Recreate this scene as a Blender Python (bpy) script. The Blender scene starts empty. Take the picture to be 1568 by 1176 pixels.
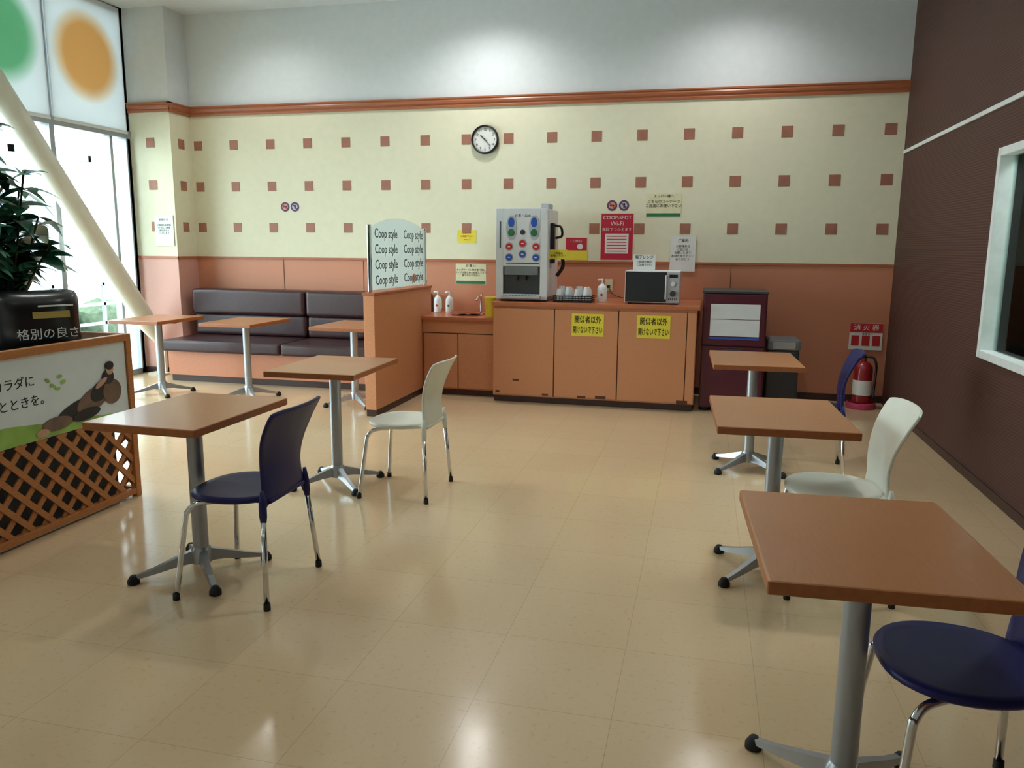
import bpy, bmesh, math, random
from mathutils import Vector, Matrix
random.seed(7)
scene=bpy.context.scene
COL=bpy.context.collection
try:
    scene.view_settings.view_transform='Standard'
except Exception: pass

# ---------------------------------------------------------------- materials
def lin(c):
    out=[]
    for v in c[:3]:
        v/=255.0
        out.append(v/12.92 if v<=0.04045 else ((v+0.055)/1.055)**2.4)
    return tuple(out)+(1.0,)
def new_mat(name):
    m=bpy.data.materials.new(name); m.use_nodes=True
    nt=m.node_tree; b=nt.nodes["Principled BSDF"]
    return m,nt,b
def mat(name,c,rough=.5,metal=0.0,var=.06,scale=12.0,bump=0.0,coat=0.0,stretch=None,spec=.5,bscale=None):
    m,nt,b=new_mat(name)
    b.inputs['Roughness'].default_value=rough; b.inputs['Metallic'].default_value=metal
    b.inputs['Coat Weight'].default_value=coat; b.inputs['Specular IOR Level'].default_value=spec
    tc=nt.nodes.new('ShaderNodeTexCoord'); mp=nt.nodes.new('ShaderNodeMapping')
    nt.links.new(tc.outputs['Object'],mp.inputs[0])
    if stretch: mp.inputs['Scale'].default_value=stretch
    n=nt.nodes.new('ShaderNodeTexNoise'); n.inputs['Scale'].default_value=scale; n.inputs['Detail'].default_value=2
    nt.links.new(mp.outputs[0],n.inputs['Vector'])
    r=nt.nodes.new('ShaderNodeValToRGB'); L=lin(c)
    r.color_ramp.elements[0].position=.3; r.color_ramp.elements[1].position=.7
    r.color_ramp.elements[0].color=tuple(max(0,x*(1-var)) for x in L[:3])+(1,)
    r.color_ramp.elements[1].color=tuple(min(1,x*(1+var)) for x in L[:3])+(1,)
    nt.links.new(n.outputs['Fac'],r.inputs[0]); nt.links.new(r.outputs[0],b.inputs['Base Color'])
    if bump:
        n2=nt.nodes.new('ShaderNodeTexNoise'); n2.inputs['Scale'].default_value=bscale or scale*6; n2.inputs['Detail'].default_value=1
        nt.links.new(tc.outputs['Object'],n2.inputs['Vector'])
        bp=nt.nodes.new('ShaderNodeBump'); bp.inputs['Strength'].default_value=bump; bp.inputs['Distance'].default_value=.01
        nt.links.new(n2.outputs['Fac'],bp.inputs['Height']); nt.links.new(bp.outputs[0],b.inputs['Normal'])
    return m
def mat_emit(name,c,st):
    m,nt,b=new_mat(name); b.inputs['Base Color'].default_value=lin(c)
    b.inputs['Emission Color'].default_value=lin(c); b.inputs['Emission Strength'].default_value=st
    return m
def mat_glass(name,tint=(240,248,246),refl=.12,body=None,bodyf=0.0):
    m=bpy.data.materials.new(name); m.use_nodes=True; nt=m.node_tree; nt.nodes.clear()
    o=nt.nodes.new('ShaderNodeOutputMaterial'); t=nt.nodes.new('ShaderNodeBsdfTransparent'); g=nt.nodes.new('ShaderNodeBsdfGlossy')
    t.inputs[0].default_value=lin(tint); g.inputs['Roughness'].default_value=.03
    f=nt.nodes.new('ShaderNodeLayerWeight'); f.inputs[0].default_value=refl
    mx=nt.nodes.new('ShaderNodeMixShader'); nt.links.new(f.outputs['Fresnel'],mx.inputs[0])
    src=t.outputs[0]
    if body:
        d=nt.nodes.new('ShaderNodeBsdfDiffuse'); d.inputs[0].default_value=lin(body)
        tl=nt.nodes.new('ShaderNodeBsdfTranslucent'); tl.inputs[0].default_value=lin(body)
        m0=nt.nodes.new('ShaderNodeMixShader'); m0.inputs[0].default_value=.45
        nt.links.new(d.outputs[0],m0.inputs[1]); nt.links.new(tl.outputs[0],m0.inputs[2])
        m2=nt.nodes.new('ShaderNodeMixShader'); m2.inputs[0].default_value=bodyf
        nt.links.new(t.outputs[0],m2.inputs[1]); nt.links.new(m0.outputs[0],m2.inputs[2]); src=m2.outputs[0]
    nt.links.new(src,mx.inputs[1]); nt.links.new(g.outputs[0],mx.inputs[2]); nt.links.new(mx.outputs[0],o.inputs[0])
    return m

M={}
M['cream']=mat('cream_wallpaper',(232,229,202),.75,var=.02)
M['upper']=mat('upper_plaster',(222,228,231),.8,var=.02)
M['ceil']=mat('ceiling_paint',(222,229,232),.85,var=.02)
M['wains']=mat('wainscot_laminate',(206,138,106),.45,var=.10,scale=220)
M['wainslit']=mat('wainscot_laminate_lit_pink',(214,162,148),.45,var=.08,scale=220)  # same wainscot laminate on the pillar, pinkish cast of the light painted in
M['tile']=mat('accent_tile_brown',(166,112,92),.5,var=.08)
M['trim']=mat('trim_wood',(172,104,70),.35,var=.12,scale=6,stretch=(1,8,30))
M['cap']=mat('cap_rail',(180,104,68),.4,var=.08)
M['base']=mat('baseboard_vinyl',(62,40,34),.45)
M['counter']=mat('counter_laminate',(210,144,102),.4,var=.12,scale=160)
M['countertop']=mat('countertop_laminate',(188,112,74),.3,var=.10,scale=120)
M['seam']=mat('seam_dark',(95,52,32),.6)
M['table']=mat('table_top_woodgrain',(182,122,78),.3,var=.05,scale=14,stretch=(14,1.2,6),coat=.1)
M['tedge']=mat('table_edge',(160,94,52),.4,var=.08,scale=60)
M['post']=mat('grey_powdercoat',(165,170,176),.35,metal=.55,var=.03)
M['alu']=mat('cast_aluminium',(175,180,186),.35,metal=.8,var=.05)
M['chrome']=mat('chrome',(215,218,222),.12,metal=1.0,var=.02)
M['black']=mat('black_plastic',(22,22,24),.4)
M['rubber']=mat('black_rubber',(18,18,18),.7)
M['navy']=mat('navy_plastic',(24,26,88),.45,var=.04,spec=.35)
M['whitep']=mat('offwhite_plastic',(228,230,218),.38,var=.02)
M['vinyl']=mat('brown_vinyl',(60,34,38),.36,var=.15,scale=30,bump=.05,bscale=250)
M['wframe']=mat('white_frame',(225,230,230),.4)
M['aluframe']=mat('window_aluminium',(160,166,172),.4,metal=.5)
M['steelcream']=mat('cream_painted_steel',(226,224,208),.4,var=.02)
M['red']=mat('darkred_enamel',(84,22,40),.3,coat=.2)
M['white']=mat('white_enamel',(228,232,236),.35,var=.02)
M['ltgrey']=mat('light_grey_plastic',(186,192,198),.4)
M['grey']=mat('mid_grey_plastic',(120,126,130),.45)
M['dkgrey']=mat('dark_grey_plastic',(58,60,64),.45)
M['paper']=mat('paper_white',(232,234,230),.8,var=.02)
M['papery']=mat('paper_yellow',(238,222,70),.75,var=.03)
M['paperpale']=mat('paper_pale_yellow',(228,224,186),.75)
M['posterred']=mat('poster_red',(196,34,62),.6,var=.03)
M['green']=mat('print_green',(40,120,80),.6)
M['inkb']=mat('ink_black',(28,28,28),.7)
M['inkr']=mat('ink_red',(190,40,40),.7)
M['inkg']=mat('ink_grey',(84,100,104),.7)
M['purple']=mat('print_purple',(96,60,110),.6)
M['blue']=mat('button_blue',(40,90,190),.4)
M['btnred']=mat('button_red',(205,40,50),.35)
M['extred']=mat('extinguisher_red',(150,30,38),.3,coat=.4)
M['pinkbase']=mat('pink_plastic',(196,70,104),.4)
M['latt']=mat('lattice_wood',(184,118,66),.5,var=.14,scale=8,stretch=(4,4,20))
M['leaf']=mat('leaf_green',(48,106,80),.4,var=.35,scale=9,coat=.1)
M['stem']=mat('stem_brown',(72,58,40),.7)
M['pot']=mat('terracotta_pot',(150,84,58),.7)
M['soil']=mat('soil',(46,34,26),.9,bump=.4)
M['blackbag']=mat('black_foil_bag',(24,23,26),.28,var=.1,bump=.2,bscale=9,coat=.2)
M['gold']=mat('gold_print',(190,165,90),.4)
M['clockface']=mat('clock_face',(235,236,232),.6,var=.01)
M['screen']=mat('dark_glass_door',(14,15,18),.12,coat=.6)
M['soap']=mat('bottle_white',(232,236,238),.3)
M['yellowcup']=mat('yellow_plastic',(232,214,60),.4)
M['sinkred']=mat('sink_darkred',(120,34,36),.25,coat=.3)
M['glass']=mat_glass('window_glass')
M['pglass']=mat_glass('partition_glass',(236,246,242),.06,(240,248,246),.75)
M['mint']=mat('mint_blind',(176,206,190),.7,var=.03)
M['asphalt']=mat('outdoor_concrete',(190,192,192),.9)
M['hedge']=mat('hedge_green',(70,84,64),.9,var=.4)
M['bldg']=mat('outdoor_building',(176,184,194),.8)
M['outpost']=mat('outdoor_grey_paint',(120,130,142),.6)
M['photo_brown']=mat('print_brown',(120,96,80),.6,var=.2)
M['photo_dark']=mat('print_dark',(44,40,44),.6,var=.2)
M['skin']=mat('print_skin',(206,160,132),.6)
M['photo_green']=mat('print_grass',(150,190,90),.6,var=.3,scale=6)
M['banner']=mat('banner_white',(226,236,240),.5,var=.02)
M['glow']=mat_emit('lamp_diffuser',(255,250,240),6.0)

m,nt,b=new_mat('brown_ribbed_panel'); b.inputs['Roughness'].default_value=.65
tc=nt.nodes.new('ShaderNodeTexCoord')
w=nt.nodes.new('ShaderNodeTexWave'); w.bands_direction='Z'; w.inputs['Scale'].default_value=17; w.inputs['Distortion'].default_value=.5; w.inputs['Detail'].default_value=1
nt.links.new(tc.outputs['Object'],w.inputs['Vector'])
r=nt.nodes.new('ShaderNodeValToRGB'); r.color_ramp.elements[0].color=lin((66,38,31)); r.color_ramp.elements[1].color=lin((86,51,41))
nt.links.new(w.outputs['Fac'],r.inputs[0]); nt.links.new(r.outputs[0],b.inputs['Base Color'])
bp=nt.nodes.new('ShaderNodeBump'); bp.inputs['Strength'].default_value=.2; bp.inputs['Distance'].default_value=.01
nt.links.new(w.outputs['Fac'],bp.inputs['Height']); nt.links.new(bp.outputs[0],b.inputs['Normal']); M['brown']=m

# floor vinyl tiles
m,nt,b=new_mat('vinyl_floor_tiles'); b.inputs['Specular IOR Level'].default_value=.55
tc=nt.nodes.new('ShaderNodeTexCoord')
br=nt.nodes.new('ShaderNodeTexBrick'); br.offset=0; br.inputs['Scale'].default_value=1.0
br.inputs['Brick Width'].default_value=.457; br.inputs['Row Height'].default_value=.457; br.inputs['Mortar Size'].default_value=.0014; br.inputs['Bias'].default_value=0
br.inputs['Color1'].default_value=lin((216,189,152)); br.inputs['Color2'].default_value=lin((213,186,149)); br.inputs['Mortar'].default_value=lin((194,167,128))
nt.links.new(tc.outputs['Object'],br.inputs['Vector'])
n=nt.nodes.new('ShaderNodeTexNoise'); n.inputs['Scale'].default_value=45; n.inputs['Detail'].default_value=4
nt.links.new(tc.outputs['Object'],n.inputs['Vector'])
rr=nt.nodes.new('ShaderNodeValToRGB'); rr.color_ramp.elements[0].position=.25; rr.color_ramp.elements[1].position=.42
rr.color_ramp.elements[0].color=(.8,.74,.66,1); rr.color_ramp.elements[1].color=(1,1,1,1)
nt.links.new(n.outputs['Fac'],rr.inputs[0])
mx=nt.nodes.new('ShaderNodeMixRGB'); mx.blend_type='MULTIPLY'; mx.inputs[0].default_value=.6
nt.links.new(br.outputs['Color'],mx.inputs[1]); nt.links.new(rr.outputs[0],mx.inputs[2]); nt.links.new(mx.outputs[0],b.inputs['Base Color'])
n3=nt.nodes.new('ShaderNodeTexNoise'); n3.inputs['Scale'].default_value=2.2; n3.inputs['Detail'].default_value=1; nt.links.new(tc.outputs['Object'],n3.inputs['Vector'])
mr=nt.nodes.new('ShaderNodeMapRange'); mr.inputs['To Min'].default_value=.11; mr.inputs['To Max'].default_value=.23
nt.links.new(n3.outputs['Fac'],mr.inputs['Value']); nt.links.new(mr.outputs[0],b.inputs['Roughness'])
n4=nt.nodes.new('ShaderNodeTexNoise'); n4.inputs['Scale'].default_value=6; n4.inputs['Detail'].default_value=1; nt.links.new(tc.outputs['Object'],n4.inputs['Vector'])
bp=nt.nodes.new('ShaderNodeBump'); bp.inputs['Strength'].default_value=.06; bp.inputs['Distance'].default_value=.01
nt.links.new(n4.outputs['Fac'],bp.inputs['Height']); nt.links.new(bp.outputs[0],b.inputs['Normal']); M['floor']=m

def mat_shade(name,c):
    m=bpy.data.materials.new(name); m.use_nodes=True; nt=m.node_tree; nt.nodes.clear()
    o=nt.nodes.new('ShaderNodeOutputMaterial'); d=nt.nodes.new('ShaderNodeBsdfDiffuse'); t=nt.nodes.new('ShaderNodeBsdfTranslucent')
    tc=nt.nodes.new('ShaderNodeTexCoord'); l=nt.nodes.new('ShaderNodeVectorMath'); l.operation='LENGTH'
    nt.links.new(tc.outputs['Object'],l.inputs[0])
    r=nt.nodes.new('ShaderNodeValToRGB'); e=r.color_ramp.elements
    e[0].position=.31; e[0].color=lin(c); e[1].position=.47; e[1].color=lin((238,242,244))
    nt.links.new(l.outputs['Value'],r.inputs[0])
    nt.links.new(r.outputs[0],d.inputs[0]); nt.links.new(r.outputs[0],t.inputs[0])
    mx=nt.nodes.new('ShaderNodeMixShader'); mx.inputs[0].default_value=.28
    nt.links.new(d.outputs[0],mx.inputs[1]); nt.links.new(t.outputs[0],mx.inputs[2]); nt.links.new(mx.outputs[0],o.inputs[0])
    return m
M['sh0']=mat_shade('shade_orange',(228,194,142)); M['sh1']=mat_shade('shade_green',(146,206,174))

# ---------------------------------------------------------------- geometry helpers
def empty(name,loc=(0,0,0),rz=0):
    e=bpy.data.objects.new(name,None); e.location=loc; e.rotation_euler=(0,0,rz); e.empty_display_size=.1
    COL.objects.link(e); return e
def mk(name,bm,mt,parent=None,smooth=False,loc=None):
    me=bpy.data.meshes.new(name); bmesh.ops.recalc_face_normals(bm,faces=bm.faces); bm.to_mesh(me); bm.free()
    if smooth:
        for p in me.polygons: p.use_smooth=True
    if mt is not None:
        for x in (mt if isinstance(mt,(list,tuple)) else [mt]): me.materials.append(x)
    o=bpy.data.objects.new(name,me); COL.objects.link(o)
    if parent: o.parent=parent
    if loc: o.location=loc
    return o
def bbox(bm,x0,x1,y0,y1,z0,z1,bev=0.0,seg=2,mi=0):
    r=bmesh.ops.create_cube(bm,size=1.0); vs=r['verts']
    for v in vs:
        v.co.x=x0+(v.co.x+.5)*(x1-x0); v.co.y=y0+(v.co.y+.5)*(y1-y0); v.co.z=z0+(v.co.z+.5)*(z1-z0)
    fs=set(f for v in vs for f in v.link_faces)
    for f in fs: f.material_index=mi
    if bev>0:
        es=list(set(e for v in vs for e in v.link_edges))
        rr=bmesh.ops.bevel(bm,geom=es,offset=bev,segments=seg,affect='EDGES',profile=.6)
        for f in rr['faces']: f.material_index=mi
def box(name,x0,x1,y0,y1,z0,z1,mt,parent=None,bev=0.0,seg=2):
    bm=bmesh.new(); bbox(bm,x0,x1,y0,y1,z0,z1,bev,seg); return mk(name,bm,mt,parent)
def boxes(name,L,mt,parent=None,bev=0.0):
    bm=bmesh.new()
    for b_ in L: bbox(bm,*b_[:6],bev=bev)
    return mk(name,bm,mt,parent)
def catmull(P,n=8):
    P=[Vector(p) for p in P]
    if len(P)<3: return P
    Q=[P[0]*2-P[1]]+P+[P[-1]*2-P[-2]]; out=[]
    for i in range(1,len(Q)-2):
        for k in range(n):
            t=k/n; a,b_,c,d=Q[i-1],Q[i],Q[i+1],Q[i+2]
            out.append(.5*((2*b_)+(-a+c)*t+(2*a-5*b_+4*c-d)*t*t+(-a+3*b_-3*c+d)*t**3))
    out.append(P[-1]); return out
def sweep(bm,pts,rad,seg=12,cap=True,sx=1.0):
    pts=[Vector(p) for p in pts]; n=len(pts)
    if not isinstance(rad,(list,tuple)): rad=[rad]*n
    rings=[]; up=None
    for i,p in enumerate(pts):
        t=(pts[min(i+1,n-1)]-pts[max(i-1,0)]).normalized()
        if up is None:
            up=Vector((0,0,1)) if abs(t.z)<.9 else Vector((1,0,0))
        a=(up-t*up.dot(t)).normalized(); up=a; c=t.cross(a)
        rings.append([bm.verts.new(p+(a*math.cos(2*math.pi*k/seg)+c*math.sin(2*math.pi*k/seg)*sx)*rad[i]) for k in range(seg)])
    for i in range(n-1):
        for k in range(seg):
            bm.faces.new((rings[i][k],rings[i][(k+1)%seg],rings[i+1][(k+1)%seg],rings[i+1][k]))
    if cap: bm.faces.new(rings[0][::-1]); bm.faces.new(rings[-1])
def tube(name,pts,r,mt,parent=None,seg=12,smooth_n=0):
    bm=bmesh.new(); P=catmull(pts,smooth_n) if smooth_n else pts
    sweep(bm,P,r,seg); return mk(name,bm,mt,parent,True)
def lathe(bm,prof,seg=32,c=(0,0,0)):
    rings=[]
    for r,z in prof:
        rings.append([bm.verts.new((c[0]+r*math.cos(2*math.pi*k/seg),c[1]+r*math.sin(2*math.pi*k/seg),c[2]+z)) for k in range(seg)])
    for i in range(len(rings)-1):
        for k in range(seg): bm.faces.new((rings[i][k],rings[i][(k+1)%seg],rings[i+1][(k+1)%seg],rings[i+1][k]))
    bm.faces.new(rings[0][::-1]); bm.faces.new(rings[-1])
def turned(name,prof,mt,parent=None,seg=32,c=(0,0,0)):
    bm=bmesh.new(); lathe(bm,prof,seg,c); o=mk(name,bm,mt,parent,True)
    md=o.modifiers.new('es','EDGE_SPLIT'); md.split_angle=math.radians(40); return o
def disc_y(name,cx,y,cz,rx,rz,mt,parent=None,th=.004,seg=40):
    bm=bmesh.new(); A=[];B=[]
    for k in range(seg):
        a=2*math.pi*k/seg; A.append(bm.verts.new((cx+rx*math.cos(a),y,cz+rz*math.sin(a)))); B.append(bm.verts.new((cx+rx*math.cos(a),y-th,cz+rz*math.sin(a))))
    bm.faces.new(A); bm.faces.new(B[::-1])
    for k in range(seg): bm.faces.new((A[k],A[(k+1)%seg],B[(k+1)%seg],B[k]))
    return mk(name,bm,mt,parent)
def flat_x(name,poly,x,mt,parent=None,th=.003):
    bm=bmesh.new(); A=[bm.verts.new((x,p[0],p[1])) for p in poly]; B=[bm.verts.new((x+th,p[0],p[1])) for p in poly]
    bm.faces.new(A); bm.faces.new(B[::-1]); n=len(poly)
    for k in range(n): bm.faces.new((A[k],A[(k+1)%n],B[(k+1)%n],B[k]))
    return mk(name,bm,mt,parent)
def ell(cy,cz,ry,rz,n=28,rot=0):
    return [(cy+ry*math.cos(a)*math.cos(rot)-rz*math.sin(a)*math.sin(rot),cz+ry*math.cos(a)*math.sin(rot)+rz*math.sin(a)*math.cos(rot)) for a in [2*math.pi*k/n for k in range(n)]]
def text(name,s,size,loc,mt,parent=None,rot=(math.pi/2,0,0),al='CENTER',ext=.0006,bold=0.0,sc=(1,1)):
    c=bpy.data.curves.new(name,'FONT'); c.body=s; c.size=size; c.align_x=al; c.align_y='CENTER'; c.extrude=ext; c.offset=bold
    c.resolution_u=2
    o=bpy.data.objects.new(name,c); c.materials.append(mt); COL.objects.link(o); o.location=loc; o.rotation_euler=rot; o.scale=(sc[0],sc[1],1)
    if parent: o.parent=parent
    return o

S=.4573; XR=7.448; XL=-.655; YF=-10.2; ZC=4.0
# ---------------------------------------------------------------- room shell
box('floor',XL,XR+.1,YF,.1,-.1,0,M['floor'])
box('ceiling',XL-.2,XR+.2,YF,.2,ZC,ZC+.1,M['ceil'])
bm=bmesh.new()
bbox(bm,XL-.2,XR+.12,0,.15,0,1.335,mi=0); bbox(bm,XL-.2,XR+.12,0,.15,1.335,2.95,mi=1); bbox(bm,XL-.2,XR+.12,0,.15,2.95,ZC,mi=2)
mk('wall_back',bm,[M['wains'],M['cream'],M['upper']])
bm=bmesh.new()
bbox(bm,XL-.02,-.09,-.36,0,0,1.335,mi=0); bbox(bm,XL-.02,-.09,-.36,0,1.335,2.95,mi=1); bbox(bm,XL-.02,-.09,-.36,0,2.95,ZC,mi=2)
mk('wall_pillar',bm,[M['wainslit'],M['cream'],M['upper']])
box('wall_front',XL-.2,XR+.2,YF-.12,YF,0,ZC,M['upper'])
WY0,WY1,WZ0,WZ1=-5.1,-2.66,.81,2.10
boxes('wall_right',[(XR,XR+.12,WY1,.0,0,ZC),(XR,XR+.12,YF,WY0,0,ZC),(XR,XR+.12,WY0,WY1,0,WZ0),(XR,XR+.12,WY0,WY1,WZ1,ZC)],M['brown'])
box('trim_right_rail',XR-.012,XR,YF,-.03,2.36,2.39,M['wframe'])
e=empty('window_1')
fw=.05
boxes('frame',[(XR-.03,XR+.1,WY1-fw,WY1,WZ0,WZ1),(XR-.03,XR+.1,WY0,WY0+fw,WZ0,WZ1),(XR-.03,XR+.1,WY0+fw,WY1-fw,WZ0,WZ0+fw),(XR-.03,XR+.1,WY0+fw,WY1-fw,WZ1-fw,WZ1),(XR+.02,XR+.07,-3.92,-3.87,WZ0+fw,WZ1-fw)],M['wframe'],e,.004)
box('pane',XR+.045,XR+.05,WY0+fw,WY1-fw,WZ0+fw,WZ1-fw,M['glass'],e)
e=empty('wall_office')
boxes('office_walls',[(XR+2.2,XR+2.3,-7,-.5,0,3),(XR+.12,XR+2.2,-.6,-.5,0,3),(XR+.12,XR+2.2,-7.1,-7,0,3),(XR+.12,XR+2.2,-7,-.6,2.9,3),(XR+.12,XR+2.2,-7,-.6,0,.05)],M['mint'],e)
l=bpy.data.lights.new('office_fill_light','AREA'); l.energy=80; l.size=1.0; lo=bpy.data.objects.new('office_fill_light',l); lo.location=(XR+1.2,-3.0,2.85); COL.objects.link(lo); lo.parent=e  # unseen area light added to brighten the room behind the window

def molding(bm,p0,p1,nrm):
    pr=[(0,2.91),(.018,2.91),(.022,2.93),(.016,2.94),(.03,2.955),(.036,2.975),(.03,2.99),(.04,2.998),(.04,3.012),(0,3.012)]
    a=[bm.verts.new((p0[0]+nrm[0]*d,p0[1]+nrm[1]*d,z)) for d,z in pr]; b_=[bm.verts.new((p1[0]+nrm[0]*d,p1[1]+nrm[1]*d,z)) for d,z in pr]
    for i in range(len(pr)-1): bm.faces.new((a[i],a[i+1],b_[i+1],b_[i]))
    bm.faces.new(a); bm.faces.new(b_[::-1])
bm=bmesh.new(); molding(bm,(-.09,0),(XR,0),(0,-1)); molding(bm,(-.09,-.40),(-.09,0),(1,0)); molding(bm,(XL,-.36),(-.05,-.36),(0,-1))
mk('trim_1',bm,M['trim'])
boxes('trim_2',[(-.09,XR,-.012,0,1.32,1.345),(-.09,-.078,-.372,0,1.32,1.345),(XL,-.078,-.372,-.36,1.32,1.345)],M['cap'],None,.002)
boxes('trim_panel_joints',[(x,x+.006,-.003,0,.1,1.32) for x in (1.02,2.0,5.95)],M['seam'])
boxes('baseboard_back',[(-.09,XR,-.012,0,0,.07),(-.09,-.078,-.372,-.012,0,.07),(XL,-.078,-.372,-.36,0,.07)],M['base'])
box('baseboard_right',XR-.01,XR,YF,-.015,0,.06,M['base'])
bm=bmesh.new(); h=.052
for i in range(17):
    for z in (1.6746,2.132,2.589): bbox(bm,i*S-h,i*S+h,-.004,.002,z-h,z+h,.0015,1)
for z in (1.6746,2.132,2.589):
    bbox(bm,-.092,-.086,-.18-h,-.18+h,z-h,z+h); bbox(bm,-.35-h,-.35+h,-.364,-.358,z-h,z+h)
mk('wall_accent_tiles',bm,M['tile'])

# left window wall
e=empty('window_2')
NP=6
ys=[-.40-1.07*i for i in range(NP+1)]; YE=ys[-1]
F=[]
for y in ys: F.append((XL-.05,XL+.05,y-.03,y+.03,0,ZC))
F.append((XL-.05,XL+.05,-.36-.05,-.36,0,ZC)); F.append((XL-.04,XL+.03,-.66,-.62,.0,2.68))
F.append((XL-.06,XL+.06,YE,-.36,2.63,2.71)); F.append((XL-.05,XL+.05,YE,-.36,-.02,.06)); F.append((XL-.05,XL+.05,YE,-.36,3.92,ZC))
boxes('frame',F,M['aluframe'],e)
box('pane',XL-.004,XL+.004,YE,-.4,.05,3.95,M['glass'],e)
for i in range(NP):
    y1=ys[i]-.02; y0=ys[i+1]+.02; cy=(y0+y1)/2
    bm=bmesh.new(); bbox(bm,-.002,.002,y0-cy,y1-cy,2.69-3.377,3.98-3.377)
    sh=mk('roller_shade_panel_%d'%(i+1),bm,M['sh%d'%(i%2)],e,loc=(XL+.06,cy,3.377))
boxes('shade_bottom_bars',[(XL+.05,XL+.07,ys[i+1]+.02,ys[i]-.02,2.675,2.70) for i in range(NP)],M['wframe'],e)
boxes('wall_left_and_blocker',[(XL-.3,XL-.05,-.36,.15,0,ZC),(XL-.3,XL+.05,YF,YE-.03,0,ZC)],M['upper'])  # unseen solid stretch past the last window added to darken the foreground

# outdoors
box('outdoor_ground',-60,XL-.02,-40,40,-.25,-.12,M['asphalt'])
e=empty('building_outside',(-30,14,0))
box('body',-4,4,-14,14,-.12,3.4,M['bldg'],e); boxes('windows',[(4,4.05,-12+4*i,-9.6+4*i,.8,2.2) for i in range(6)],M['outpost'],e)
e=empty('outdoor_canopy')
boxes('posts',[(-4.6,-4.5,y,y+.1,-.12,2.9) for y in (1.6,4.6,8.0)]+[(-7.6,-7.5,y,y+.1,-.12,2.9) for y in (1.6,4.6,8.0)],M['outpost'],e); boxes('roof',[(-8,-4.2,y,y+.06,2.8,2.9) for y in (1.6,3.1,4.6,6.2,8.0)]+[(-8,-7.94,1.6,8.1,2.8,2.9),(-4.26,-4.2,1.6,8.1,2.8,2.9)],M['outpost'],e)
e=empty('outdoor_railing'); boxes('rails',[(-2.6,-2.56,-.5,7,z,z+.04) for z in (.35,.62,.9)]+[(-2.6,-2.56,y*.9-.5,y*.9-.46,-.12,.94) for y in range(9)],M['outpost'],e)
bm=bmesh.new()
for i in range(40):
    r=bmesh.ops.create_icosphere(bm,subdivisions=2,radius=.25+random.random()*.15)
    o=Vector((-4.6+random.uniform(-.3,.3),1+i*.25,.05+random.random()*.15))
    for v in r['verts']: v.co=v.co*(1+random.uniform(-.12,.12))+o
mk('hedge',bm,M['hedge'])

# diagonal structural brace
e=empty('steel_brace')
p0=Vector((-.36,-.46,.42)); p1=Vector((-.36,-2.9,3.6)); d=(p1-p0).normalized()
bm=bmesh.new(); sweep(bm,[p0-d*.25,p0-d*.02,p0+d*.22,p0+d*.3,p1+d*.45],[.035,.05,.1,.105,.105],24); mk('pipe',bm,M['steelcream'],e,True)
boxes('base_plate',[(-.42,-.30,-.42,-.38,0,.34),(-.47,-.25,-.52,-.30,0,.02),(-.39,-.33,-.42,-.375,.02,.4)],M['steelcream'],e)

# ---------------------------------------------------------------- ceiling lamps
def downlight(x,y,power,size=.6):
    e=empty('ceiling_downlight',(x,y,ZC))
    turned('rim',[(.11,-.012),(.13,-.008),(.13,0.0),(.11,0.0)],M['wframe'],e)
    turned('diffuser',[(.108,-.013),(.108,-.009)],M['glow'],e)
    l=bpy.data.lights.new('bulb','SPOT'); l.energy=power; l.spot_size=math.radians(150); l.spot_blend=.9; l.shadow_soft_size=.11; l.color=(1,.985,.965)
    o=bpy.data.objects.new('bulb',l); o.location=(0,0,-.03); o.parent=e; COL.objects.link(o)
for x,y,p in [(1.1,-.8,50),(3.5,-.75,115),(5.9,-.8,80),(2.4,-4.0,85),(5.6,-4.0,100),(2.4,-7.6,25),(5.6,-7.6,40)]:
    downlight(x,y,p)

# ---------------------------------------------------------------- tables
def table(x,y,rz=0.0,w=.54,d=.72,h=.76):
    e=empty('pedestal_table',(x,y,0),rz)
    bm=bmesh.new(); bbox(bm,-w/2,w/2,-d/2,d/2,h-.034,h,.006,3)
    bm.normal_update()
    for f in bm.faces: f.material_index=0 if f.normal.z>.5 else 1
    mk('tabletop',bm,[M['table'],M['tedge']],e)
    boxes('mounting_plate',[(-.13,.13,-.13,.13,h-.042,h-.034),(-.2,.2,-.02,.02,h-.05,h-.036)],M['black'],e)
    turned('column',[(.034,.075),(.034,h-.06),(.05,h-.05),(.05,h-.042)],M['post'],e,28)
    turned('hub',[(.028,.045),(.045,.05),(.047,.105),(.036,.125)],M['alu'],e,28)
    bm=bmesh.new()
    for sx_ in (-1,1):
        for sy_ in (-1,1):
            u=Vector((sx_*.205,sy_*.20,0)); L_=u.length; u.normalize(); n_=Vector((-u.y,u.x,0))
            secs=[(.03,.021,.055,.115),(.10,.018,.05,.092),(.2,.015,.032,.058),(L_-.01,.014,.022,.038)]
            R_=[]
            for s_,hw,zb,zt in secs:
                c=u*s_
                R_.append([bm.verts.new(c+n_*hw+Vector((0,0,zb))),bm.verts.new(c+n_*hw*.75+Vector((0,0,zt))),bm.verts.new(c-n_*hw*.75+Vector((0,0,zt))),bm.verts.new(c-n_*hw+Vector((0,0,zb)))])
            for i in range(3):
                for k in range(4): bm.faces.new((R_[i][k],R_[i][(k+1)%4],R_[i+1][(k+1)%4],R_[i+1][k]))
            bm.faces.new(R_[0]); bm.faces.new(R_[-1][::-1])
    mk('base_arms',bm,M['alu'],e)
    bm=bmesh.new()
    for sx_ in (-1,1):
        for sy_ in (-1,1): lathe(bm,[(.02,0),(.026,.004),(.026,.018),(.018,.032),(.012,.04)],16,(sx_*.205,sy_*.20,0))
    mk('foot_glides',bm,M['rubber'],e,True)
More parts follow.
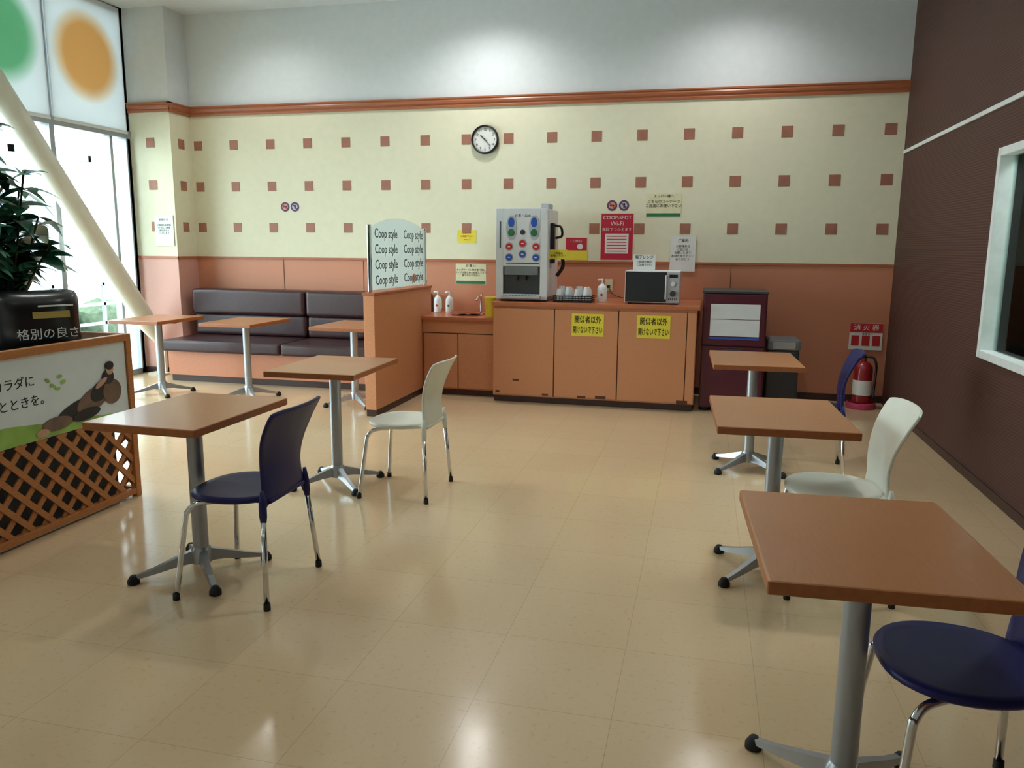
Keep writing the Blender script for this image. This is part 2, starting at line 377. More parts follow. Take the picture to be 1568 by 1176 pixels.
for t in [(3.53,-5.25,-.01,.525,.71),(3.52,-3.84,.03,.56,.72),(6.13,-6.17,.05,.55,.675),(6.05,-4.60,.04,.56,.715),(6.05,-2.78,.03,.555,.72),(.46,-1.48,0),(1.42,-1.46,0),(2.55,-1.47,0)]: table(*t)

# ---------------------------------------------------------------- chairs (face local -X)
def chair(x,y,rz,mt):
    e=empty('dining_chair',(x,y,0),rz)
    bm=bmesh.new(); N=40; K=8; zt=.452
    def outl(a):
        ca,sa=math.cos(a),math.sin(a); n_=2.5
        rx=(abs(ca)**n_+abs(sa)**n_)**(-1/n_)
        w=.205 if ca<0 else .205-.02*ca
        return ca*rx*.20,sa*rx*w
    def ring(s_,z):
        return [bm.verts.new((outl(2*math.pi*k/N)[0]*s_-.01,outl(2*math.pi*k/N)[1]*s_,z(outl(2*math.pi*k/N)[0]*s_))) for k in range(N)]
    top=[]
    for j in range(1,K+1):
        s_=j/K; top.append(ring(s_*.97,lambda xx,s_=s_: zt-.014*(1-s_**2)-.006*(max(0,-xx)/.2)**2))
    edge=[ring(1.0,lambda xx:zt-.008-.006*(max(0,-xx)/.2)**2),ring(1.0,lambda xx:zt-.018-.006*(max(0,-xx)/.2)**2),ring(.95,lambda xx:zt-.028)]
    c=bm.verts.new((-.01,0,zt-.014)); rs=top+edge
    for k in range(N): bm.faces.new((c,rs[0][k],rs[0][(k+1)%N]))
    for i in range(len(rs)-1):
        for k in range(N): bm.faces.new((rs[i][k],rs[i+1][k],rs[i+1][(k+1)%N],rs[i][(k+1)%N]))
    bm.faces.new(rs[-1][::-1]); mk('seat',bm,mt,e,True)
    bm=bmesh.new(); NU,NV=20,22; G=[]
    for j in range(NV+1):
        v=j/NV; row=[]
        for i in range(NU+1):
            u=-1+2*i/NU
            hw=.190-.026*math.sin(math.pi*min(1,v/.75))+.030*max(0,(v-.35)/.65)**1.4
            if v>.94: hw-=.010*((v-.94)/.06)**2
            zb=.435-.035*abs(u)**3 -.03*max(0,abs(u)-.8)/.2
            ztp=.828-.012*abs(u)**6
            z=zb+(ztp-zb)*v
            xx=.190+.010*v+.10*max(0,(v-.35)/.65)**1.9 - .045*(abs(u)**2.2)*(.3+.7*v)
            row.append(bm.verts.new((xx,u*hw,z)))
        G.append(row)
    for j in range(NV):
        for i in range(NU): bm.faces.new((G[j][i],G[j][i+1],G[j+1][i+1],G[j+1][i]))
    o=mk('backrest',bm,mt,e,True); sm=o.modifiers.new('s','SOLIDIFY'); sm.thickness=.013; sm.offset=0
    bv=o.modifiers.new('b','BEVEL'); bv.width=.004; bv.segments=2; bv.limit_method='ANGLE'; bv.angle_limit=math.radians(50)
    bm=bmesh.new()
    for s_ in (-1,1):
        sweep(bm,[(.182,s_*.184,.49),(.184,s_*.187,.43),(.186,s_*.190,.385),(.187,s_*.191,.36)],[.008,.016,.016,.0125],14)
    bbox(bm,.10,.2,-.15,.15,.425,.442,.006)
    mk('leg_sockets',bm,mt,e,True)
    for s_,nm in ((-1,'a'),(1,'b')):
        tube('rear_leg_'+nm,[(.186,s_*.190,.38),(.21,s_*.235,.012)],.0115,M['chrome'],e,14)
        tube('front_leg_'+nm,[(.03,s_*.10,.418),(-.06,s_*.135,.415),(-.135,s_*.168,.405),(-.165,s_*.184,.375),(-.175,s_*.192,.33),(-.21,s_*.232,.012)],.0115,M['chrome'],e,14,6)
    bm=bmesh.new()
    for a in (-.21,.21):
        for s_ in (-1,1): lathe(bm,[(.014,0),(.015,.004),(.014,.03)],14,(a,s_*.2335,0))
    mk('glides',bm,M['rubber'],e,True)
chair(3.81,-5.30,.02,M['navy'])
chair(3.98,-3.84,.0,M['whitep'])
chair(6.31,-4.63,.05,M['whitep'])
chair(6.40,-6.15,.05,M['navy'])
chair(6.44,-2.72,-.08,M['navy'])

# ---------------------------------------------------------------- bench
e=empty('bench_sofa')
box('plinth',.02,2.84,-.78,-.03,.07,.34,M['wains'],e); box('toe_kick',.04,2.84,-.76,-.03,0,.07,M['base'],e)
for i,(a,b_) in enumerate([(-.0,1.42),(1.43,2.85)]):
    o=box('seat_cushion_%d'%(i+1),a,b_,-.87,-.22,.335,.46,M['vinyl'],e,.035,5)
    for z0,z1,y0,nm in ((.46,.71,-.26,'lower'),(.70,.985,-.30,'upper')):
        box('back_%s_roll_%d'%(nm,i+1),a,b_,y0,-.06,z0,z1,M['vinyl'],e,.05,6)
for o in e.children:
    if 'cushion' in o.name or 'roll' in o.name:
        for p in o.data.polygons: p.use_smooth=True

# ---------------------------------------------------------------- partition
e=empty('glass_topped_partition')
box('panel_body',2.865,2.965,-1.94,-.48,.06,1.06,M['counter'],e,.004); box('panel_cap',2.855,2.975,-1.95,-.47,1.06,1.085,M['cap'],e,.006); box('toe_kick',2.87,2.96,-1.93,-.48,0,.06,M['base'],e)
for nm,y in (('a',-1.90),('b',-.52)):
    bm=bmesh.new(); bbox(bm,2.90,2.93,y-.015,y+.015,1.085,1.66,.006); mk('post_'+nm,bm,M['chrome'],e)
bm=bmesh.new(); A=[];B=[]; P=[(-1.885,1.10)]
for k in range(25):
    t=k/24; P.append((-1.885+1.35*t,1.63+.10*math.sin(math.pi*t)**.8))
P.append((-.535,1.10))
for y,z in P: A.append(bm.verts.new((2.911,y,z))); B.append(bm.verts.new((2.919,y,z)))
bm.faces.new(A); bm.faces.new(B[::-1])
for k in range(len(P)): bm.faces.new((A[k],A[(k+1)%len(P)],B[(k+1)%len(P)],B[k]))
mk('glass_panel',bm,M['pglass'],e)
for c in range(2):
    for r_ in range(4):
        text('lettering','Coop style',.118,(2.922,-1.54+c*.68,1.585-.135*r_),M['inkg'],e,(math.pi/2,0,math.pi/2),bold=.001)
flat_x('flower_sticker',ell(-.85,1.17,.06,.045),2.9215,M['skin'],e,.0004)

# ---------------------------------------------------------------- counter
e=empty('service_counter')
Yc=-.95
box('carcass',3.75,5.655,Yc+.02,-.015,.06,.93,M['counter'],e); box('toe_kick',3.76,5.64,Yc+.03,-.015,0,.06,M['base'],e)
for i,(a,b_) in enumerate([(3.755,4.345),(4.355,4.945),(4.955,5.565),(5.573,5.65)]):
    box('door_%d'%(i+1),a,b_,Yc,Yc+.02,.075,.905,M['counter'],e,.003)
boxes('door_gaps',[(x-.004,x+.004,Yc+.012,Yc+.022,.07,.91) for x in (4.35,4.95,5.569)],M['seam'],e)
box('countertop',3.745,5.68,Yc-.02,-.015,.93,.968,M['countertop'],e,.006)
bm=bmesh.new()
for x,z,w_,h_ in [(4.27,.09,.03,.01),(4.62,.085,.04,.012),(4.80,.09,.05,.015),(5.55,.08,.05,.02),(3.80,.10,.02,.012),(3.98,.22,.03,.01)]: bbox(bm,x-w_,x+w_,Yc-.001,Yc+.002,z-h_,z+h_)
mk('worn_patches',bm,M['seam'],e)
for x in (4.665,5.27):
    box('warning_sticker',x-.15,x+.15,Yc-.003,Yc,.665,.875,M['papery'],e)
    text('sticker_text','関係者以外',.056,(x,Yc-.004,.815),M['inkb'],e,bold=.0006,sc=(.9,1.3))
    text('sticker_text','開けないで下さい',.056,(x,Yc-.004,.72),M['inkb'],e,bold=.0006,sc=(.62,1.3))
e=empty('sink_counter')
box('carcass',2.97,3.74,-.74,-.015,.06,.755,M['counter'],e); box('carcass_return',2.866,2.97,-.475,-.015,.0,.755,M['counter'],e); box('toe_kick',2.975,3.74,-.73,-.02,0,.06,M['base'],e)
for i,(a,b_) in enumerate([(2.985,3.335),(3.345,3.72)]): box('door_%d'%(i+1),a,b_,-.76,-.74,.075,.62,M['counter'],e,.003)
box('apron',2.97,3.74,-.75,-.74,.63,.755,M['counter'],e)
boxes('door_gaps',[(3.336,3.344,-.745,-.739,.07,.625),(2.975,3.73,-.745,-.739,.622,.63)],M['seam'],e)
boxes('countertop',[(2.968,3.742,-.785,-.015,.755,.79),(2.87,2.968,-.47,-.015,.755,.79)],M['countertop'],e,.004)
bm=bmesh.new(); lathe(bm,[(.12,.0),(.15,.004),(.165,.010),(.175,.008),(.175,.0)],32); o=mk('basin',bm,M['sinkred'],e,True,(3.36,-.46,.79))
turned('drain',[(.03,.002),(.03,.006)],M['chrome'],e,20,(3.36,-.46,.79))
tube('faucet',[(3.42,-.20,.79),(3.42,-.20,.90),(3.42,-.22,.95),(3.42,-.30,.965),(3.42,-.36,.93)],.012,M['chrome'],e,12,6)
tube('faucet_handle',[(3.42,-.20,.955),(3.42,-.16,1.0)],.008,M['chrome'],e,10)

def pump_bottle(x,y,z,h=.15,r=.038,label=M['inkr'],name='pump_bottle'):
    e=empty(name,(x,y,z))
    turned('bottle',[(r*.95,0),(r,.005),(r,h*.75),(r*.8,h*.9),(.015,h),(.015,h+.012)],M['soap'],e,24)
    turned('label',[(r+.0008,h*.2),(r+.0008,h*.62)],M['paper'],e,24)
    tube('pump_stem',[(0,0,h),(0,0,h+.045)],.006,M['soap'],e,10); tube('pump_nozzle',[(.008,0,h+.045),(-.045,0,h+.04)],.007,M['soap'],e,10)
    disc_y('label_mark',0,-r-.001,h*.42,.012,.012,label,e,.001,16)
pump_bottle(2.955,-.24,.791,.17,.042,name='soap_dispenser'); pump_bottle(3.085,-.24,.791,.17,.042,label=M['green'],name='soap_dispenser')
e=empty('yellow_cup',(3.66,-.70,.791))
turned('cup',[(.045,0),(.06,.19),(.065,.2),(.055,.195),(.043,.01)],M['yellowcup'],e,24)

# ---------------------------------------------------------------- tea dispenser
e=empty('hot_drink_dispenser',(3.755,-.86,.968))
W=.50;H=.87;D=.55
box('body',0,W,.03,D,.04,H,M['white'],e,.012); 
boxes('front_fascia',[(0,.07,0,.03,.02,H),(W-.07,W,0,.03,.02,H),(.07,W-.07,0,.03,.33,H),(.07,W-.07,0,.03,.02,.07)],M['white'],e,.004)
box('dispense_recess',.072,W-.072,.022,.031,.07,.33,M['dkgrey'],e)
boxes('recess_lip',[(.085,W-.085,-.012,.02,.25,.335)],M['grey'],e,.01)
boxes('spouts',[(.2,.22,-.005,.02,.2,.25),(.28,.3,-.005,.02,.2,.25)],M['black'],e,.004)
boxes('drip_tray',[(.06,W-.06,-.05,.02,.03,.055)],M['ltgrey'],e,.006); boxes('tray_slots',[(.08+.03*i,.095+.03*i,-.045,.01,.055,.058) for i in range(11)],M['black'],e)
for x in (.05,W-.05): turned('foot',[(.02,0),(.02,.03)],M['black'],e,16,(x,.06,0)); turned('foot',[(.02,0),(.02,.04)],M['black'],e,16,(x,D-.05,0))
boxes('base_skirt',[(.01,W-.01,.03,D-.01,.01,.045)],M['grey'],e)
for x in (.15,.37):
    disc_y('indicator_pod',x,.0,.69,.05,.115,M['ltgrey'],e,.006); disc_y('indicator_window',x,-.006,.74,.03,.045,M['blue'],e,.003); disc_y('indicator_green',x,-.006,.645,.033,.035,M['green'],e,.003)
text('display_dome','お茶・お水',.032,(.26,-.002,.80),M['inkg'],e)
for i,(x,z,c_) in enumerate([(.13,.515,0),(.26,.545,0),(.39,.515,0),(.13,.415,1),(.26,.445,1),(.39,.415,1)]):
    disc_y('button_ring',x,.0,z,.040,.040,M['ltgrey'],e,.005,24); disc_y('button',x,-.005,z,.031,.031,M['btnred'] if c_==0 else M['blue'],e,.006,24); boxes('button_mark',[(x-.012,x+.012,-.0125,-.011,z-.005,z+.005)],M['paper'],e)
disc_y('button_centre',.26,.0,.65,.024,.024,M['dkgrey'],e,.008,24)
boxes('front_labels',[(.10,.42,-.002,0,.355,.365),(.035,.05,-.002,0,.5,.75)],M['inkg'],e)
boxes('top_cap',[(W-.09,W-.01,.1,.3,H,H+.05)],M['ltgrey'],e,.01)
boxes('side_bracket',[(W,W+.04,.12,.2,.36,.74)],M['black'],e,.012); 
tube('side_hose',[(W+.03,.16,.72),(W+.10,.14,.70),(W+.11,.14,.62),(W+.05,.16,.60)],.012,M['black'],e,10,6)
tube('side_valve',[(W+.02,.2,.45),(W+.09,.18,.45),(W+.12,.18,.34),(W+.06,.18,.24)],.018,M['black'],e,12,5)
box('side_tag',W+.0,W+.17,.10,.104,.40,.49,M['papery'],e)
text('tag_text','ご自由に\nお使い下さい',.024,(W+.085,.098,.445),M['inkb'],e)

e=empty('cup_basket',(4.50,-.74,.968))
boxes('tray',[(-.18,.18,-.12,.12,0,.01)]+[(-.18,.18,s*.12-.004,s*.12+.004,z,z+.008) for s in (-1,1) for z in (.015,.035,.055)]+[(s*.18-.004,s*.18+.004,-.12,.12,z,z+.008) for s in (-1,1) for z in (.015,.035,.055)]+[(-.18+.03*i-.002,-.18+.03*i+.002,-.126,-.118,0,.058) for i in range(13)],M['black'],e)
for ix in range(4):
    for iy in range(2):
        hh_=.125+.02*((ix*3+iy)%2)
        turned('paper_cup_stack',[(.036,.012),(.036,.02),(.034,hh_-.075),(.037,hh_-.072),(.028,hh_),(.024,hh_)],M['soap'],e,20,(-.13+ix*.085,-.05+iy*.1,0))
pump_bottle(4.76,-.70,.969,.17,.045,name='hand_sanitizer_bottle')

e=empty('microwave_oven',(4.985,-.82,.968))
box('cabinet',0,.50,.0,.36,.012,.305,M['white'],e,.008); box('door_glass',.012,.37,-.014,0,.03,.29,M['screen'],e,.004); box('door_frame',.005,.38,-.008,0,.02,.298,M['dkgrey'],e,.003)
box('control_panel',.385,.495,-.01,0,.02,.298,M['ltgrey'],e,.003); box('handle',.368,.382,-.035,-.012,.05,.27,M['white'],e,.005)
disc_y('dial',.44,-.01,.10,.026,.026,M['dkgrey'],e,.02,24); disc_y('dial_top',.44,-.01,.19,.02,.02,M['white'],e,.015,24)
box('display',.405,.48,-.012,-.009,.245,.275,M['black'],e); boxes('vent_slots',[(.40+.018*i,.408+.018*i,-.012,-.009,.04,.06) for i in range(5)],M['dkgrey'],e)
boxes('feet',[(x,x+.03,y,y+.03,0,.014) for x in (.03,.44) for y in (.03,.3)],M['black'],e)

def sign(name,x0,x1,z0,z1,mt,lines=(),y=-.0,foot=None,th=.003):
    e=empty(name,((x0+x1)/2,y,(z0+z1)/2)); w=(x1-x0)/2; h_=(z1-z0)/2
    box('sheet',-w,w,-th,0,-h_,h_,mt,e)
    if foot: box('footer_band',-w*.96,w*.96,-th-.001,-th,-h_*.97,-h_*.68,foot,e)
    for s_,size,dz,mt2 in lines:
        for k_,ln in enumerate(s_.split('\n')): text('print',ln,size,(0,-th-.0012,dz-k_*size*1.15),mt2,e)
    return e
e=sign('notice_card',5.03,5.24,1.276,1.42,M['paper'],[('電子レンジ',.035,.045,M['inkb']),('ご利用の際は\nご注意下さい',.024,.0,M['inkb'])],y=-.55)
box('stand_foot',-.08,.08,-.02,.05,-.072,-.069,M['paper'],e)
e=sign('wifi_poster',4.645,4.97,1.36,1.825,M['posterred'],[('COOP-SPOT',.052,.19,M['paper']),('Wi-Fi',.06,.13,M['paper']),('無料でつかえます',.038,.07,M['paper'])])
box('info_box',-.12,.12,-.005,-.003,-.17,.03,M['paper'],e); boxes('info_lines',[(-.10,.10,-.006,-.005,-.15+.03*i,-.142+.03*i) for i in range(6)],M['posterred'],e)
sign('corner_sign',5.09,5.44,1.79,2.02,M['paperpale'],[('メンバー様へ',.034,.088,M['inkb']),('こちらのコーナーは\nご自由にお使い下さい',.036,.035,M['inkb'])],foot=M['green'])
sign('request_sign',3.08,3.42,1.08,1.30,M['paperpale'],[('お 願 い',.032,.086,M['inkb']),('カップラーメン等の食べ残し\nスープは流し台へお流し下さい\n捨てないで下さい',.025,.042,M['inkb'])],foot=M['green'],y=-.0)
sign('yellow_notice',3.10,3.31,1.52,1.655,M['papery'],[('お知らせ',.024,.035,M['inkr']),('ご利用下さい',.024,0,M['inkr']),('スタッフ',.02,-.035,M['inkr'])])
e=sign('paper_notice',5.35,5.60,1.25,1.60,M['paper'],[('ご案内',.036,.13,M['inkb']),('お客様各位\nご協力を\nお願いします\nお持ち帰り下さい\nありがとう',.028,.075,M['inkg'])],y=-.013)
e=sign('small_poster',4.28,4.50,1.44,1.58,M['posterred'],[('COFFEE',.035,.035,M['paper'])]); box('yellow_strip',-.10,.12,-.005,-.003,-.16,-.06,M['papery'],e); disc_y('cup_print',.04,-.004,-.02,.03,.03,M['paper'],e,.001)
e=sign('pillar_notice',-.36,-.12,1.46,1.80,M['paper'],[('お知らせ',.03,.12,M['inkg']),('ご来店のお客様\nいつもご利用\nありがとう\nございます',.026,.06,M['inkg'])],y=-.366)
for cx_ in (4.75,1.07):
    e=empty('prohibition_stickers',(cx_,-.0,1.905))
    for i,dx in enumerate((0,.12)):
        disc_y('ring',dx,0,0,.052,.052,M['purple'],e,.003); disc_y('disc',dx,-.003,0,.034,.034,M['skin'] if i==0 else M['ltgrey'],e,.001)
        boxes('pictogram',[(dx-.022,dx+.022,-.006,-.004,-.006,.006)] if i==0 else [(dx-.006,dx+.012,-.006,-.004,-.022,.022)],M['inkb'],e)
        bm=bmesh.new(); bbox(bm,-.04,.04,-.007,-.006,-.006,.006); bmesh.ops.rotate(bm,verts=bm.verts,matrix=Matrix.Rotation(math.radians(45),3,'Y')); bmesh.ops.translate(bm,verts=bm.verts,vec=(dx,0,0)); mk('slash',bm,M['btnred'] if i==0 else M['purple'],e)
e=empty('wall_outlet',(4.74,-.0,1.10)); box('plate',-.04,.04,-.008,0,-.06,.06,M['paperpale'],e,.003); boxes('plug',[(-.015,.015,-.035,-.008,-.03,.0)],M['black'],e,.004)
tube('cord',[(0,-.03,-.02),(.05,-.06,-.09),(.14,-.10,-.12),(.22,-.2,-.122)],.004,M['black'],e,8,8)

e=empty('wall_clock',(3.41,-.001,2.58))
bm=bmesh.new(); prof=[(.0,0),(.145,0),(.148,-.02),(.145,-.04),(.136,-.044),(.128,-.036),(.127,-.022)]
rings=[]
for r_,y in prof[1:]: rings.append([bm.verts.new((r_*math.cos(2*math.pi*k/48),y,r_*math.sin(2*math.pi*k/48))) for k in range(48)])
for i in range(len(rings)-1):
    for k in range(48): bm.faces.new((rings[i][k],rings[i][(k+1)%48],rings[i+1][(k+1)%48],rings[i+1][k]))
bm.faces.new(rings[0]); mk('rim',bm,M['black'],e,True)
disc_y('face',0,-.018,0,.128,.128,M['clockface'],e,.004,48)
for n_ in range(1,13):
    a=math.radians(90-30*n_); text('numeral_%d'%n_,str(n_),.034,(.10*math.cos(a),-.0235,.10*math.sin(a)),M['inkb'],e)
bm=bmesh.new()
for k in range(60):
    a=math.radians(6*k); c=Vector((.12*math.cos(a),-.0228,.12*math.sin(a))); bbox(bm,c.x-.0015,c.x+.0015,-.0235,-.022,c.z-.0015,c.z+.0015)
mk('minute_marks',bm,M['inkb'],e)
def hand(nm,deg,L_,w_,y):
    bm=bmesh.new(); bbox(bm,-w_,w_,y-.0015,y,-.02,L_); bmesh.ops.rotate(bm,verts=bm.verts,matrix=Matrix.Rotation(math.radians(deg),3,'Y')); mk(nm,bm,M['inkb'],e)
hand('hour_hand',-48,.065,.0045,-.027); hand('minute_hand',138,.095,.003,-.03)
disc_y('hub',0,-.03,0,.007,.007,M['inkb'],e,.003,16)

e=empty('refrigerated_cabinet',(5.70,-.88,0))
box('body',0,.56,.03,.58,.03,1.09,M['red'],e,.012); boxes('feet',[(x,x+.05,y,y+.05,0,.03) for x in (.03,.48) for y in (.05,.5)],M['black'],e)
box('door_frame',.01,.55,0,.03,.62,1.08,M['red'],e,.008); box('upper_panel',.07,.50,-.004,0,.855,.99,M['white'],e,.003); box('mid_panel',.07,.50,-.004,0,.70,.85,M['white'],e,.003)
box('blue_strip',.07,.50,-.005,0,.672,.69,M['blue'],e); box('lower_door',.01,.55,0,.03,.05,.605,M['red'],e,.008); box('top_slab',-.005,.565,.0,.59,1.085,1.105,M['dkgrey'],e,.004)
box('handle',.2,.36,-.02,0,.56,.585,M['dkgrey'],e,.005)

e=empty('trash_bin',(6.30,-.66,0))
box('bin_body',0,.28,0,.36,0,.56,M['dkgrey'],e,.015); box('bin_lid',-.01,.29,-.01,.37,.56,.66,M['grey'],e,.03,4); box('flap',.04,.24,-.014,-.008,.575,.64,M['ltgrey'],e,.004)

e=empty('fire_extinguisher',(7.20,-.30,0))
turned('stand_base',[(.13,0),(.135,.01),(.13,.05),(.115,.055),(.11,.03)],M['pinkbase'],e,32)
turned('cylinder',[(.07,.03),(.082,.045),(.084,.07),(.084,.36),(.078,.40),(.05,.435),(.024,.445),(.024,.475)],M['extred'],e,32)
turned('band',[(.0848,.13),(.0848,.27)],M['paper'],e,32)
boxes('valve_head',[(-.022,.022,-.02,.02,.47,.505)],M['black'],e,.004)
bm=bmesh.new(); sweep(bm,[(0,.01,.50),(-.03,-.0,.515),(-.11,-.0,.53)],[.012,.011,.008],10); sweep(bm,[(0,.0,.485),(-.05,-.0,.475),(-.10,-.0,.45)],[.01,.008,.007],10); mk('handle_levers',bm,M['black'],e,True)
tube('hose',[(.02,0,.49),(.08,-.02,.48),(.105,-.03,.40),(.10,-.04,.25),(.095,-.045,.14)],.011,M['black'],e,10,8)
tube('nozzle',[(.095,-.045,.15),(.094,-.046,.09)],.014,M['black'],e,10)
e=sign('extinguisher_sign',7.10,7.40,.52,.78,M['paper'],[],y=-.013); box('header',-.148,.148,-.005,-.003,.04,.128,M['btnred'],e)
text('print','消 火 器',.065,(0,-.006,.085),M['paper'],e); boxes('diagrams',[(-.13,-.06,-.005,-.003,-.09,.01),(-.035,.035,-.005,-.003,-.09,.01),(.06,.13,-.005,-.003,-.09,.01)],M['inkr'],e); text('print2','使 用 法',.02,(0,-.006,.025),M['inkb'],e)

# ---------------------------------------------------------------- lattice planter fence
FX=2.49; FY1=-4.35; FY0=-7.2; BX=1.30
e=empty('lattice_planter_fence')
def lattice(bm,u0,u1,z0,z1,fn,step=.13,w_=.015):
    for sgn,dep in ((1,0.0),(-1,.009)):
        c=u0-(z1-z0)-step if sgn==1 else u0
        cmax=u1+step if sgn==1 else u1+(z1-z0)+step
        while c<cmax:
            us=[c,c+sgn*(z1-z0)]; du=us[1]-us[0]
            ta=(u0-us[0])/du; tb=(u1-us[0])/du
            t0=max(0,min(ta,tb)); t1=min(1,max(ta,tb))
            if t1-t0>.02:
                a=Vector((us[0]+du*t0,z0+(z1-z0)*t0)); b_=Vector((us[0]+du*t1,z0+(z1-z0)*t1)); d_=(b_-a).normalized(); n_=Vector((-d_.y,d_.x))*w_
                vs=[]
                for dd in (dep,dep+.008):
                    for q in (a+n_,b_+n_,b_-n_,a-n_): vs.append(bm.verts.new(fn(q.x,q.y,dd)))
                for f in ((0,1,2,3),(7,6,5,4),(0,4,5,1),(1,5,6,2),(2,6,7,3),(3,7,4,0)): bm.faces.new([vs[i] for i in f])
            c+=step
bm=bmesh.new(); lattice(bm,FY0,FY1-.03,.05,.50,lambda u,z,d:(FX-.022+d,u,z)); lattice(bm,BX,FX-.03,.05,.93,lambda u,z,d:(u,FY1-.022+d,z)); mk('lattice_strips',bm,M['latt'],e)
boxes('frame',[(FX-.035,FX+.005,FY1-.04,FY1,0,.97),(FX-.03,FX+.003,FY0,FY1-.04,.02,.055),(FX-.035,FX+.008,FY0,FY1-.04,.93,.97),(BX,FX-.035,FY1-.03,FY1,.93,.97),(BX,FX-.035,FY1-.03,FY1,.02,.055),(BX-.04,BX,FY1-.04,FY1,0,.97),(FX-.035,FX+.005,FY0-.04,FY0,0,.97)],M['latt'],e,.003)
box('banner_board',FX-.034,FX-.006,FY0,FY1-.045,.50,.93,M['banner'],e)
bx=FX-.005; FR=(math.pi/2,0,math.pi/2)
text('banner_line_1','カラダに',.062,(bx,-5.16,.80),M['inkb'],e,FR); text('banner_line_2','心のひとときを。',.062,(bx,-5.20,.70),M['inkb'],e,FR)
flat_x('grass_print',[(FY0,.502),(FY0,.60),(-5.6,.62),(-5.2,.60),(-4.95,.57),(-4.7,.55),(-4.5,.53),(-4.42,.502)],bx-.002,M['photo_green'],e)
k=0
for cy,cz,ry,rz_,mt,ro in [(-4.80,.60,.14,.045,'photo_dark',.3),(-4.66,.64,.13,.06,'photo_brown',.35),(-4.60,.68,.09,.05,'photo_dark',.4),(-4.92,.56,.10,.035,'photo_brown',0),(-4.52,.66,.07,.07,'photo_brown',0),(-4.72,.57,.10,.03,'photo_dark',.1),(-5.02,.53,.04,.02,'skin',0),(-4.545,.745,.045,.04,'photo_dark',0),(-4.53,.79,.028,.034,'skin',0),(-4.53,.808,.032,.024,'photo_dark',0),(-4.60,.72,.05,.015,'skin',.5)]:
    k+=1; flat_x('banner_print_%d'%k,ell(cy,cz,ry,rz_,28,ro),bx+.0004*k,M[mt],e)
for cy,cz in [(-4.93,.76),(-4.88,.80),(-4.90,.74),(-4.86,.77),(-4.96,.79)]:
    k+=1; flat_x('banner_leaf_%d'%k,ell(cy,cz,.018,.009,14,cy*9),bx,M['photo_green'],e)

e=empty('display_pedestal'); box('block',2.06,2.40,-5.6,-4.42,0,.86,M['dkgrey'],e,.01); box('top_board',2.04,2.42,-5.62,-4.40,.86,.885,M['black'],e,.004)
e=empty('coffee_bag_display',(2.22,-4.72,.886),math.radians(62))
bm=bmesh.new(); NU,NV=24,20; w2,hh,dd=.225,.34,.10
for sgn in (1,-1):
    G=[]
    for j in range(NV+1):
        v=-1+2*j/NV; row=[]
        for i in range(NU+1):
            u=-1+2*i/NU; th=dd*(max(0,1-abs(u)**3)*max(0,1-abs(v)**4))**.55
            row.append(bm.verts.new((u*w2*(1-.05*(1-v*v)-.12*max(0,v)**6),-sgn*th,hh/2+v*hh/2*(1-.05*(1-u*u)-.10*abs(u)**5))))
        G.append(row)
    for j in range(NV):
        for i in range(NU): bm.faces.new((G[j][i],G[j][i+1],G[j+1][i+1],G[j+1][i]))
bmesh.ops.remove_doubles(bm,verts=bm.verts,dist=.0005); bmesh.ops.translate(bm,verts=bm.verts,vec=(0,0,.012)); mk('bag',bm,M['blackbag'],e,True)
text('bag_text','格別の良さ',.062,(.02,-.108,.115),M['paper'],e); box('gold_badge',-.05,.13,-.108,-.09,.20,.235,M['gold'],e); box('white_stripe',-.02,.15,-.106,-.09,.26,.268,M['paper'],e)

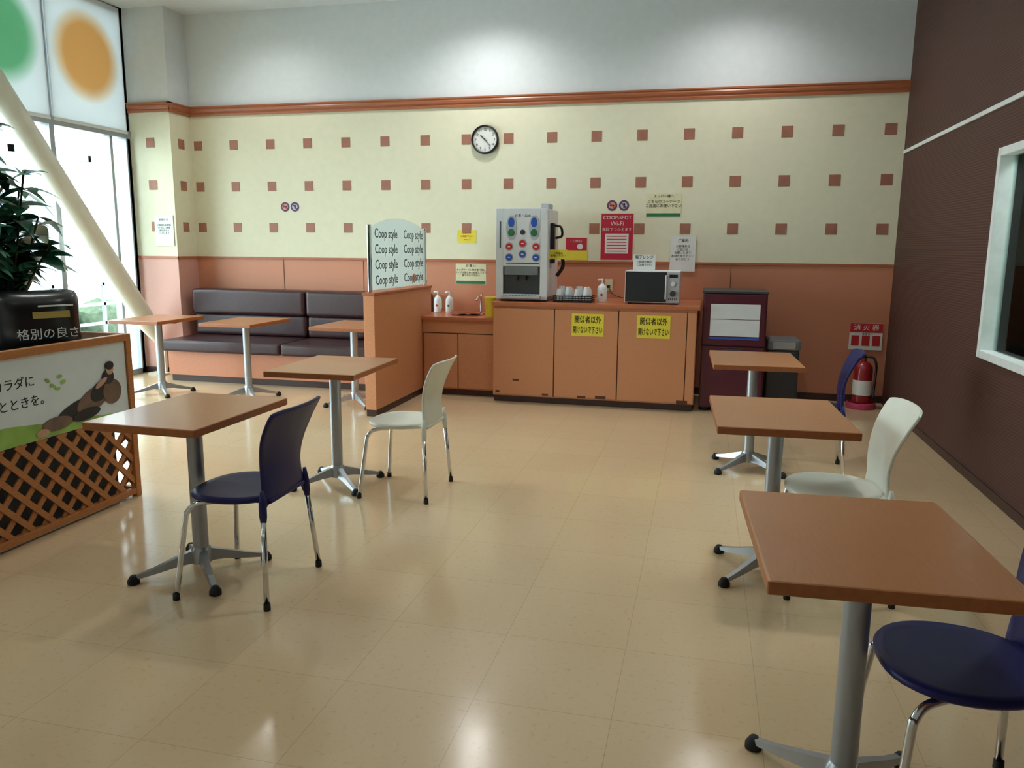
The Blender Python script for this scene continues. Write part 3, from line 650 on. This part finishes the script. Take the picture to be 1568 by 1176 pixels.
# plant
PX,PY=1.77,-4.66
e=empty('potted_plant',(PX,PY,0))
turned('pot',[(.13,0),(.17,.3),(.19,.31),(.19,.36),(.165,.36),(.16,.32)],M['pot'],e,32); turned('soil',[(.162,.30),(.162,.33)],M['soil'],e,24)
bmL=bmesh.new(); bmS=bmesh.new()
def leaf(bm,base,dirv,L_,W_,droop):
    dirv=dirv.normalized(); tip=base+dirv*L_-Vector((0,0,droop*L_))
    for q in (base,tip,(base+tip)/2):
        if q.z<1.27 and q.x>.20: return
        if q.z<1.03: return
    side=dirv.cross(Vector((0,0,1)))
    if side.length<.1: side=Vector((1,0,0))
    side.normalize(); up=side.cross(dirv).normalized(); tw=random.uniform(-.5,.5); side=(side*math.cos(tw)+up*math.sin(tw)); up=side.cross(dirv).normalized()
    prev=None; n=7
    for i in range(n+1):
        t=i/n; w=W_*math.sin(math.pi*min(1,.04+.96*t)**.8)*(1 if t<.99 else .02)
        c=base+dirv*L_*t-Vector((0,0,1))*droop*L_*t*t
        row=[bm.verts.new(c-side*w+up*w*.25),bm.verts.new(c-up*.0),bm.verts.new(c+side*w+up*w*.25)]
        if prev:
            bm.faces.new((prev[0],prev[1],row[1],row[0])); bm.faces.new((prev[1],prev[2],row[2],row[1]))
        prev=row
for s_ in range(34):
    a=s_*2.4; rr_=.08+.34*((s_*7)%12)/12; ht=1.40+.80*((s_*5)%11)/11-.2*rr_
    P=catmull([(0+.03*math.cos(a),.03*math.sin(a),.32),(.15*rr_*math.cos(a),.15*rr_*math.sin(a),.85),(rr_*.6*math.cos(a),rr_*.6*math.sin(a),1.2),(rr_*math.cos(a),rr_*math.sin(a),ht)],8)
    sweep(bmS,P,.006,6)
    for i in range(9,len(P)):
        for q in range(4):
            b=random.random()*6.28; dv=Vector((math.cos(b),math.sin(b),random.uniform(-.3,.5)))
            leaf(bmL,P[i],dv,random.uniform(.13,.2),random.uniform(.035,.052),random.uniform(.2,.6))
mk('stems',bmS,M['stem'],e,True); mk('foliage',bmL,M['leaf'],e,True)

# ---------------------------------------------------------------- world
w=bpy.data.worlds.new('sky'); scene.world=w; w.use_nodes=True; nt=w.node_tree
bg=nt.nodes['Background']; bg.inputs[1].default_value=10.5; bg.inputs[0].default_value=(.88,.94,1.0,1)

# ---------------------------------------------------------------- camera
ps,pi_,ro=.2369,.1715,.0083
Fv=Vector((-math.sin(ps)*math.cos(pi_),math.cos(ps)*math.cos(pi_),-math.sin(pi_)))
R0=Vector((math.cos(ps),math.sin(ps),0)); U0=R0.cross(Fv)
Rv=R0*math.cos(ro)+U0*math.sin(ro); Uv=-R0*math.sin(ro)+U0*math.cos(ro)
cam=bpy.data.objects.new('camera',bpy.data.cameras.new('camera')); COL.objects.link(cam)
m4=Matrix(((Rv.x,Uv.x,-Fv.x,5.706),(Rv.y,Uv.y,-Fv.y,-8.244),(Rv.z,Uv.z,-Fv.z,1.477),(0,0,0,1)))
cam.matrix_world=m4; cam.data.sensor_width=36; cam.data.lens=1208.6/1568*36; cam.data.clip_start=.05
scene.camera=cam
